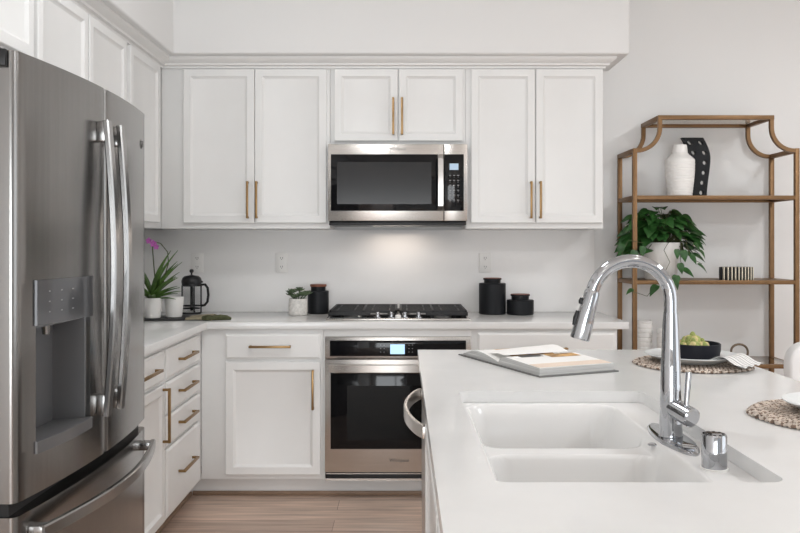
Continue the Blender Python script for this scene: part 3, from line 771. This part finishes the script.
# ------------------------------------------------------------------ back-counter objects
CT = .9226
def canister(x, y, R, h, lr, lh, label):
    t = thing('canister', label, 'canister', (x, y, CT), 'black ceramic canisters with wooden lids')
    b = MB(); b.lathe([(0, 0), (R-.004, 0), (R, .005), (R, h-.003), (R-.003, h), (lr-.004, h), (lr-.004, h-.004), (0, h-.004)], (x, y, CT), seg=48); obj('jar', b, 'ceramicb', t)
    b = MB(); b.lathe([(0, -.003), (lr-.0055, -.003), (lr-.005, lh*.62), (lr, lh*.66), (lr, lh-.002), (lr-.002, lh), (0, lh)], (x, y, CT+h), seg=40)
    for f in b.bm.faces:
        if f.normal.z > .7 : f.material_index = 1
    b.bm.normal_update()
    for f in b.bm.faces: f.material_index = 1 if (f.normal.z > .5 or f.calc_center_median().z > CT+h+lh*.8) else 0
    obj('lid', b, ['ceramicb', 'woodlid'], t)
canister(-.493, 4.655, .061, .133, .048, .037, 'medium black canister behind the potted succulent, left of the cooktop')
canister(.517, 4.63, .0775, .178, .053, .030, 'tall black canister right of the cooktop')
canister(.674, 4.60, .0775, .084, .055, .033, 'short black canister beside the tall one, right of the cooktop')
# succulent pot
t = thing('potted_succulent', 'small green succulent in a speckled white pot left of the cooktop', 'plant', (-.597, 4.545, CT))
b = MB(); b.lathe([(0, 0), (.048, 0), (.053, .006), (.054, .05), (.0515, .092), (.049, .095), (.046, .092), (.046, .082), (0, .082)], (-.597, 4.545, CT), seg=40); obj('pot', b, 'stonew', t)
b = MB()
for (dx, dy, dz, s) in ((-.033, -.01, .028, 1), (.03, -.012, .012, 1.05), (.006, .02, .038, .9), (-.008, -.03, .004, .8), (.052, .012, .018, .9), (-.045, .02, .012, .8)):
    c = Vector((-.597+dx, 4.545+dy, CT+.100+dz))
    b.tube([(-.597+dx*.3, 4.545+dy*.3, CT+.08), c], .004, 6)
    for ring, (nl, el, L) in enumerate(((8, .12, .036), (7, .6, .030), (5, 1.1, .022))):
        for k in range(nl):
            a = 2*pi*(k+.5*ring)/nl+dx*40
            d = (cos(a)*cos(el), sin(a)*cos(el), sin(el))
            b.leaf(c, d, (0, 0, 1), L*s, .018*s, -.25, 4, fold=.35)
o = obj('leaves', b, 'leafs', t); md = o.modifiers.new('thickness', 'SOLIDIFY'); md.thickness = .003
# tray, pots, orchid
t0 = thing('slate_tray', 'flat black tray under the white pots in the corner', 'tray', (-1.345, 4.32, CT), rz=radians(4))
b = MB(); b.box((-.17, -.125, 0), (.185, .11, .009), .003); obj('slab', b, 'slate', t0, local=True)
b = MB()
for x, y in ((-.15, -.10), (.165, -.10), (.165, .09), (-.15, .09)): pass
TZ = CT+.0092
def wpot(x, y): 
    b = MB(); b.lathe([(0, 0), (.038, 0), (.041, .003), (.052, .105), (.0515, .108), (.048, .107), (.0455, .085), (0, .085)], (x, y, TZ), seg=40); return b
tag(obj('flowerpot', wpot(-1.240, 4.335), 'ceramicw'), 'empty white flowerpot on the black tray beside the french press', 'pot')
ox, oyy = -1.338, 4.275
t = thing('potted_orchid', 'magenta orchid with long green leaves in a white pot beside the refrigerator', 'plant', (ox, oyy, TZ))
obj('pot', wpot(ox, oyy), 'ceramicw', t)
b = MB(); b.lathe([(0, 0), (.044, 0), (.03, .008), (0, .012)], (ox, oyy, TZ+.0855), seg=24); obj('moss', b, 'soil', t)
b = MB(); pz = TZ+.092
for a, L, el, W in ((-.2, .13, .35, .036), (.35, .13, .55, .034), (-.6, .22, .9, .04), (2.6, .2, .5, .04), (3.4, .18, .8, .038), (.1, .20, 1.1, .036), (1.5, .2, .7, .036), (-1.3, .17, .5, .036), (.9, .25, 1.2, .034), (-2.2, .2, .9, .036), (.0, .23, 1.25, .04), (-.35, .17, .75, .038), (.5, .17, 1.05, .038), (-.9, .24, 1.2, .04), (.15, .15, .6, .04), (3.0, .24, 1.25, .04), (-.1, .18, 1.0, .038), (.0, .29, 1.38, .046), (.05, .25, 1.2, .042), (-.1, .16, .72, .036), (3.1, .29, 1.35, .046), (-.3, .28, 1.45, .044)):
    b.leaf((ox, oyy, pz), (cos(a)*cos(el), sin(a)*cos(el), sin(el)), (0, 0, 1), L, W, .28, 8, fold=.4)
o = obj('leaves', b, 'leafo', t); md = o.modifiers.new('thickness', 'SOLIDIFY'); md.thickness = .002
b = MB(); 
b.tube([(ox, oyy, pz-.01), (ox+.012, oyy, pz+.12), (ox+.004, oyy-.005, pz+.24), (ox+.0, oyy-.008, pz+.30), (ox+.012, oyy-.01, pz+.315)], .003, 8)
b.tube([(ox+.01, oyy, pz-.01), (ox+.055, oyy-.002, pz+.10), (ox+.085, oyy, pz+.20), (ox+.08, oyy, pz+.26), (ox+.045, oyy-.004, pz+.305), (ox+.012, oyy-.01, pz+.315)], .0026, 8)
for k, (dx, dz) in enumerate(((.058, .10), (.07, .14))): b.ball((ox+dx, oyy-.004, pz+dz), .006, 10, 8)
obj('stem', b, 'stem', t)
for (dx, dz, s) in ((.008, .305, 1), (.024, .288, .85), (-.015, .32, .9)):
    b = MB(); c = Vector((ox+dx, oyy-.014, pz+dz))
    for k in range(5):
        a = 2*pi*k/5+pi/2; b.leaf(c, (cos(a), -.35, sin(a)), (0, -1, 0), (.021*s), .022*s, .2, 6, fold=.1, heart=True)
    b.ball(c+Vector((0, -.006, 0)), .0045*s, 8, 6)
    obj('flower', b, 'petal', t)
# french press
px_, py_ = -1.2245, 4.634
t = thing('french_press', 'black and glass french press coffee maker standing in the corner', 'coffee maker', (px_, py_, CT))
def ring_(b, z0, z1, r0=.0525, r1=.056, mi=0): b.lathe([(r0, z0), (r1, z0), (r1, z1), (r0, z1), (r0, z0)], (px_, py_, CT), seg=40, mi=mi)
b = MB(); b.lathe([(.0, .012), (.050, .012), (.052, .016), (.052, .172), (.0505, .172), (.0505, .018), (0, .0165)], (px_, py_, CT), seg=40); obj('glass_beaker', b, 'glass', t)
b = MB(); b.lathe([(0, 0), (.054, 0), (.056, .004), (.056, .010), (.0, .0105)], (px_, py_, CT), seg=40); ring_(b, .045, .050); ring_(b, .160, .176)
for k in range(3):
    a = k*pi/2; x, y = px_+.0548*cos(a), py_+.0548*sin(a); b.box((x-.004, y-.003, CT+.006), (x+.004, y+.003, CT+.165), .001)
obj('frame', b, 'black', t)
b = MB(); b.lathe([(0, .176), (.056, .176), (.0575, .180), (.0575, .192), (.052, .208), (.040, .219), (.010, .224), (.005, .226), (.005, .236), (.011, .241), (.0125, .249), (.009, .257), (0, .259)], (px_, py_, CT), seg=40)
b.box((px_+.045, py_-.010, CT+.180), (px_+.064, py_+.010, CT+.190), .002); obj('lid', b, 'black', t)
b = MB(); b.cyl((px_, py_, CT+.020), (px_, py_, CT+.176), .0085, seg=12); b.lathe([(0, .030), (.048, .030), (.048, .036), (0, .037)], (px_, py_, CT), seg=32); obj('plunger', b, 'black', t)
b = MB(); b.band([(px_+.055, py_, CT+.168), (px_+.078, py_, CT+.170), (px_+.093, py_, CT+.150), (px_+.097, py_, CT+.110), (px_+.092, py_, CT+.070), (px_+.076, py_, CT+.050), (px_+.055, py_, CT+.047)], (0, 1, 0), .016, .013, bev=.5); obj('handle', b, 'black', t)
# folded cloth on the counter
t = thing('tea_towel', 'folded olive linen tea towel in front of the french press', 'towel', (-1.05, 4.28, CT))
b = MB()
def tw(u, v):
    x = -1.150+u*.145; y = 4.30-.02*u+(v-.5)*(.17-.03*u); return (x, y, CT+.003+.024*sin(pi*min(1, max(0, v)))**.5*(.35+.65*u)+.003*sin(9*v+5*u))
b.grid(tw, 16, 14); o = obj('fold', b, 'linen', t, ang=80); md = o.modifiers.new('thickness', 'SOLIDIFY'); md.thickness = .003; md.offset = 1
b = MB(); b.tube([(-1.055, 4.215, CT+.0125), (-1.03, 4.208, CT+.016), (-1.0, 4.225, CT+.0135), (-.965, 4.225, CT+.0165), (-.935, 4.245, CT+.0135), (-.912, 4.25, CT+.007)], [.012, .0155, .013, .0155, .013, .006], 12); obj('rolled_end', b, 'linend', t)

# ------------------------------------------------------------------ etagere
EX0, EX1, EYF, EYB = 1.285, 2.184, 4.44, 4.742
t = thing('etagere', 'bronze metal etagere shelf with concave upper corners against the back wall', 'shelf', ((EX0+EX1)/2, (EYF+EYB)/2, 0))
TS = .024; ZT, ZS = 2.04, 1.857; IN = .140
def bar_y(b, x, z, tx=TS, tz=TS): b.box((x-tx/2, EYF+TS/2, z-tz/2), (x+tx/2, EYB-TS/2, z+tz/2))
for y in (EYF, EYB):
    for sg, xx in ((1, EX0), (-1, EX1)):
        b = MB(); b.box((xx-TS/2, y-TS/2, 0), (xx+TS/2, y+TS/2, ZS), .0015); obj('post', b, 'bronze', t)
        b = MB(); zc = ZS-TS/2; R = IN-.012; zR = zc+.0
        cxr = xx                              # concave quarter: centre on the outer upper corner
        path = [(xx+sg*.004, y, zc), (xx+sg*.014, y, zc)]
        ccx, ccz = xx+sg*.014, zc+(IN-.014)
        path += [(ccx+sg*(IN-.014)*sin(a), y, ccz-(IN-.014)*cos(a)) for a in [pi/2*k/12 for k in range(1, 13)]]
        path += [(xx+sg*IN, y, ZT-.001)]
        b.band(path, (0, 1, 0), TS-.002, TS-.002, bev=.1); obj('corner_arc', b, 'bronze', t)
    b = MB(); b.box((EX0+IN-TS/2, y-TS/2, ZT-TS), (EX1-IN+TS/2, y+TS/2, ZT), .0015); obj('top_rail', b, 'bronze', t)
for x in (EX0+IN, EX1-IN):
    b = MB(); b.box((x-TS/2, EYF+TS/2+.0003, ZT-TS), (x+TS/2, EYB-TS/2-.0003, ZT), .0015); obj('top_rail', b, 'bronze', t)
for x in (EX0, EX1):
    b = MB(); b.box((x-TS/2, EYF+TS/2+.0003, ZS-TS), (x+TS/2, EYB-TS/2-.0003, ZS), .0015); obj('shoulder_rail', b, 'bronze', t)
b = MB(); b.box((EX0+IN+TS/2, EYF+TS/2, ZT-.014), (EX1-IN-TS/2, EYB-TS/2, ZT-.008)); obj('top_glass', b, 'shelfglass', t)
SH = (1.584, 1.114, .648, .185)
for z in SH:
    b = MB()
    for y in (EYF, EYB): b.box((EX0+TS/2, y-TS/2+.001, z-.0115), (EX1-TS/2, y+TS/2-.001, z+.0115), .0015)
    for x in (EX0, EX1): b.box((x-TS/2+.001, EYF+TS/2-.001, z-.0115), (x+TS/2-.001, EYB-TS/2+.001, z+.0115), .0015)
    s = obj('shelf_frame', b, 'bronze', t)
    b = MB(); b.box((EX0+TS/2-.002, EYF+TS/2-.002, z+.004), (EX1-TS/2+.002, EYB-TS/2+.002, z+.0114)); obj('shelf_panel', b, 'bronze' if z > 1 else 'shelfglass', s)
def st(z): return z+.0118
# white ridged vase
z = st(SH[0]); vx, vy = 1.568, 4.53
prof = [(0, 0), (.062, 0), (.066, .004)]
n = 60
def vr(h):
    if h < .20: return .066+.0155*sin(pi/2*min(1, h/.19))
    if h < .25: 
        q = (h-.20)/.05; return .0815-(.0815-.042)*(q*q*(3-2*q))
    return .042-.005*(h-.25)/.042
for k in range(1, 160):
    h = .004+(.288-.004)*k/160; r_ = vr(h)
    if h < .255: r_ -= .0022*(abs(((h/.0155) % 1)-.5)*2)**4
    prof.append((r_, h))
prof += [(.036, .291), (.031, .289), (.031, .20), (0, .19)]
b = MB(); b.lathe(prof, (vx, vy, z), seg=48); tag(obj('vase', b, 'ceramicw', ang=60), 'white ribbed bottle-shaped vase on the top shelf', 'vase')
# black perforated vase
b = MB(); W_, D_ = .125, .034; nr, nc = 6, 2; Hh = .348
def bp(s, t_, d):     # s across 0..1, t up 0..1
    q_ = min(1, t_/.68); cxk = 1.70+.022*q_*q_*(3-2*q_)-.042*(max(0, t_-.68)/.32)**1.6
    ww = W_
    return Vector((cxk+(s-.5)*ww, 4.655+d*D_/2*(1-.25*abs(s-.5)*2), z+t_*Hh))
tt = bmesh.new()
N2 = 4
def q4(p): 
    try: tt.faces.new([tt.verts.new(x) for x in p])
    except ValueError: pass
for i in range(nc):
    for j in range(nr):
        s0, s1 = i/nc, (i+1)/nc; t0_, t1_ = j/nr, (j+1)/nr
        sc_, tc_ = (s0+s1)/2, (t0_+t1_)/2; hs, ht = .36*(s1-s0)/2, .38*(t1_-t0_)/2
        outer = [(s0+(s1-s0)*k/2, t0_) for k in range(2)]+[(s1, t0_+(t1_-t0_)*k/2) for k in range(2)]+[(s1-(s1-s0)*k/2, t1_) for k in range(2)]+[(s0, t1_-(t1_-t0_)*k/2) for k in range(2)]
        inner = [(sc_+hs*1.2*cos(-3*pi/4+pi/4*k), tc_+ht*1.2*sin(-3*pi/4+pi/4*k)) for k in range(8)]
        for k in range(8):
            m_ = (k+1) % 8
            for d in (-1, 1):
                q4([bp(*outer[k], d), bp(*outer[m_], d), bp(*inner[m_], d*.92), bp(*inner[k], d*.92)])
            q4([bp(*inner[k], -.92), bp(*inner[m_], -.92), bp(*inner[m_], .92), bp(*inner[k], .92)])
for j in range(nr*2):
    for s in (0, 1):
        a, c = j/(nr*2), (j+1)/(nr*2); q4([bp(s, a, -1), bp(s, c, -1), bp(s, c, 1), bp(s, a, 1)])
for i in range(nc*2):
    a, c = i/(nc*2), (i+1)/(nc*2)
    for t_ in (0, 1): q4([bp(a, t_, -1), bp(c, t_, -1), bp(c, t_, 1), bp(a, t_, 1)])
bmesh.ops.remove_doubles(tt, verts=tt.verts, dist=1e-5); bmesh.ops.recalc_face_normals(tt, faces=tt.faces)
b._add(tt); tag(obj('sculptural_vase', b, 'ceramicb', ang=30), 'curved black vase pierced with holes, behind the white ribbed vase', 'vase')
# trailing pothos
z = st(SH[1]); qx, qy = 1.474, 4.575
t = thing('potted_pothos', 'trailing green pothos in a white veined pot on the middle shelf', 'plant', (qx, qy, z))
b = MB(); b.lathe([(0, 0), (.083, 0), (.086, .004), (.107, .205), (.106, .209), (.101, .208), (.096, .18), (0, .18)], (qx, qy, z), seg=48); obj('pot', b, 'potmarble', t)
b = MB(); b.lathe([(0, 0), (.095, 0), (.06, .012), (0, .014)], (qx, qy, z+.181), seg=24); obj('soil', b, 'soil', t)
lf, vn = MB(), MB()
rnd = random.Random(11)
top = Vector((qx, qy, z+.195))
def clear(p, out, L):
    o_ = Vector(out).normalized()
    for f in (0, .35, .7, 1):
        q = Vector(p)+o_*L*f-Vector((0, 0, .35*L*f*f))
        for py in (EYF, EYB):
            if abs(q.x-EX0) < .045 and abs(q.y-py) < .05: return False
            if abs(q.z-SH[1]) < .03 and abs(q.y-py) < .022: return False
        if q.y < qy and abs(q.x-qx) < .10 and q.z < z+.205: return False
        if q.y > 4.765 or q.z > 1.562 or (q.z < SH[1]+.02 and q.y > EYF-.02): return False
        if q.x < EX0+.045 and abs(q.z-SH[1]) < .04: return False
    return True
def put_leaf(p, out, L, W, force=False):
    if not force and not clear(p, out, L): return False
    out = Vector(out); lf.leaf(p, out, (rnd.uniform(-.3, .3), -.35+rnd.uniform(-.3, .3), 1), L, W, .35, 7, fold=.18, heart=True)
    return True
for k in range(300):
    a = rnd.uniform(0, 2*pi); R_ = .185*math.sqrt(rnd.random())+.01
    x, y = cos(a)*R_*1.0, sin(a)*R_*.52-.01
    h = rnd.uniform(-.07, .21)*(1-.45*(R_/.19))+(.03 if R_ < .14 else -.015)
    p = top+Vector((x-.012, y, max(h, -.06 if R_ > .12 else .0)))
    if p.y > 4.74: p.y = 4.73
    out = Vector((cos(a)*1.0, sin(a)*.7-.25, rnd.uniform(-.55, .15)))
    if put_leaf(p, out, rnd.uniform(.066, .095), rnd.uniform(.052, .072)):
        vn.tube([top+Vector((x*.15, y*.15, -.01)), top+Vector((x*.5, y*.5, max(h, 0)*.7+.03)), p], .0018, 5)
def vine(pts, leaves):
    vn.tube([Vector(p) for p in pts], .0018, 5)
    for (x, zz, dx, dz, L) in leaves:
        put_leaf((x, pts[-1][1]-.004, zz), (dx, -.35, dz), L, L*.68, True)
yv = 4.405
X = lambda px: (px-403)*yv/800
Zz = lambda py: EYE-(py-244.3)*yv/800
vine([(qx+.09, 4.46, z+.21), (X(686), yv, Zz(243)), (X(691), yv, Zz(258)), (X(702), yv, Zz(264))], [(X(683), Zz(250), .1, -1, .065), (X(690), Zz(255), .7, -.8, .06), (X(697), Zz(264), .9, -.5, .07), (X(699), Zz(250), .6, -.6, .055), (X(693), Zz(243), .9, -.7, .06)])
vine([(qx+.085, 4.475, z+.21), (X(680), yv-.005, Zz(255)), (X(681), yv-.005, Zz(268)), (X(688), yv-.005, Zz(272))], [(X(682), Zz(269), .9, -.4, .075), (X(679), Zz(263), .2, -1, .06), (X(676), Zz(275), -.3, -1, .07)])
vine([(qx+.01, 4.47, z+.21), (X(663), yv-.015, Zz(250)), (X(669), yv-.015, Zz(262)), (X(664), yv-.015, Zz(272)), (X(656), yv-.02, Zz(283)), (X(646), yv-.02, Zz(296)), (X(637), yv-.02, Zz(293)), (X(630), yv-.02, Zz(291))], [(X(675), Zz(249), .1, -1, .055), (X(656), Zz(285), -.7, -.55, .075), (X(632), Zz(289), -.9, -.3, .05), (X(673), Zz(279), .4, -.9, .06)])
vine([(qx-.10, 4.48, z+.2), (X(628), yv-.01, Zz(240)), (X(622), yv-.01, Zz(252)), (X(621), yv-.01, Zz(262))], [(X(622), Zz(244), -.5, -.9, .065), (X(622), Zz(255), -.2, -1, .06), (X(634), Zz(250), -.2, -1, .07), (X(641), Zz(246), .1, -1, .065)])
obj('foliage', lf, 'leaf', t, ang=80); obj('vines', vn, 'stem', t)
# ribbed black and ivory dish
b = MB(); hx, hy = 1.872, 4.50
for k in range(20):
    x = hx-.088+k*.0092
    wv_ = .052*math.sqrt(max(.04, 1-((k-9.5)/10.2)**2))
    b.box((x, hy-wv_, z), (x+(.0058), hy+wv_, z+.072), .0012, mi=k % 2)
b.box((hx-.086, hy-.012, z+.002), (hx+.092, hy+.012, z+.058), mi=0)
tag(obj('ribbed_ornament', b, ['ceramicb', 'ivory']), 'low black and ivory slatted ornament on the middle shelf', 'ornament')
# lower shelf: ring sculpture, ribbed cylinders
z = st(SH[2]); rx, ry = 1.893, 4.50
t = thing('ring_sculpture', 'dark metal ring ornament standing on the lower glass shelf', 'ornament', (rx, ry, z))
b = MB(); b.tube([(rx+.046*cos(a)+.004*sin(2*a), ry+.006*sin(a), z+.052+.05*sin(a)) for a in [2*pi*k/40 for k in range(40)]], .0062, 10, closed=True); obj('ring', b, 'ring', t)
b = MB(); b.tube([(rx-.052+.040*cos(a), ry-.012+.018*sin(a), z+.0075+.006*(1+cos(a+1))) for a in [2*pi*k/40 for k in range(40)]], .0062, 10, closed=True); obj('ring', b, 'ring', t)
def ribbed(x, y, R, h, label):
    prof = [(0, 0), (R-.002, 0)]
    m = int(h/.012)
    for k in range(m*6+1):
        q = k/(m*6); prof.append((R-.0045*(abs(((q*m/2.2) % 1)-.5)*2)**6, .002+(h-.004)*q))
    prof += [(R-.004, h), (R-.012, h-.002), (R-.012, h*.3), (0, h*.3)]
    b = MB(); b.lathe(prof, (x, y, z), seg=40); tag(obj('ribbed_vase', b, 'ceramicw', ang=60), label, 'vase', 'white ribbed cylinder vases on the lower shelf')
ribbed(1.386, 4.60, .046, .228, 'taller white ribbed cylinder vase on the lower shelf, by the left post')
ribbed(1.475, 4.52, .040, .190, 'shorter white ribbed cylinder vase on the lower shelf, behind the faucet')

# ------------------------------------------------------------------ dining chair beyond the island
t = thing('dining_chair', 'white upholstered chair with rounded back at the right edge, beyond the island', 'chair', (1.835, 3.52, 0))
cx, cy = 1.835, 3.52
b = MB()
out = rrect(cx-.26, cx+.26, .50, .925, .085, 8)
b.prism(out, cy-.27, cy-.20, 'y', bev=.012); obj('backrest', b, 'upholstery', t)
b = MB(); b.box((cx-.25, cy-.20, .40), (cx+.25, cy+.26, .49), .03, 4); obj('seat', b, 'upholstery', t)
for sx_ in (-1, 1):
    for sy_ in (-1, 1):
        b = MB(); b.cyl((cx+sx_*.22, cy+.01+sy_*.22, .0), (cx+sx_*.20, cy+.01+sy_*.20, .42), .013, .02); obj('leg', b, 'oak', t)
    b = MB(); b.box((cx+sx_*.17-.015, cy-.235, .42), (cx+sx_*.17+.015, cy-.19, .56)); obj('back_support', b, 'upholstery', t)
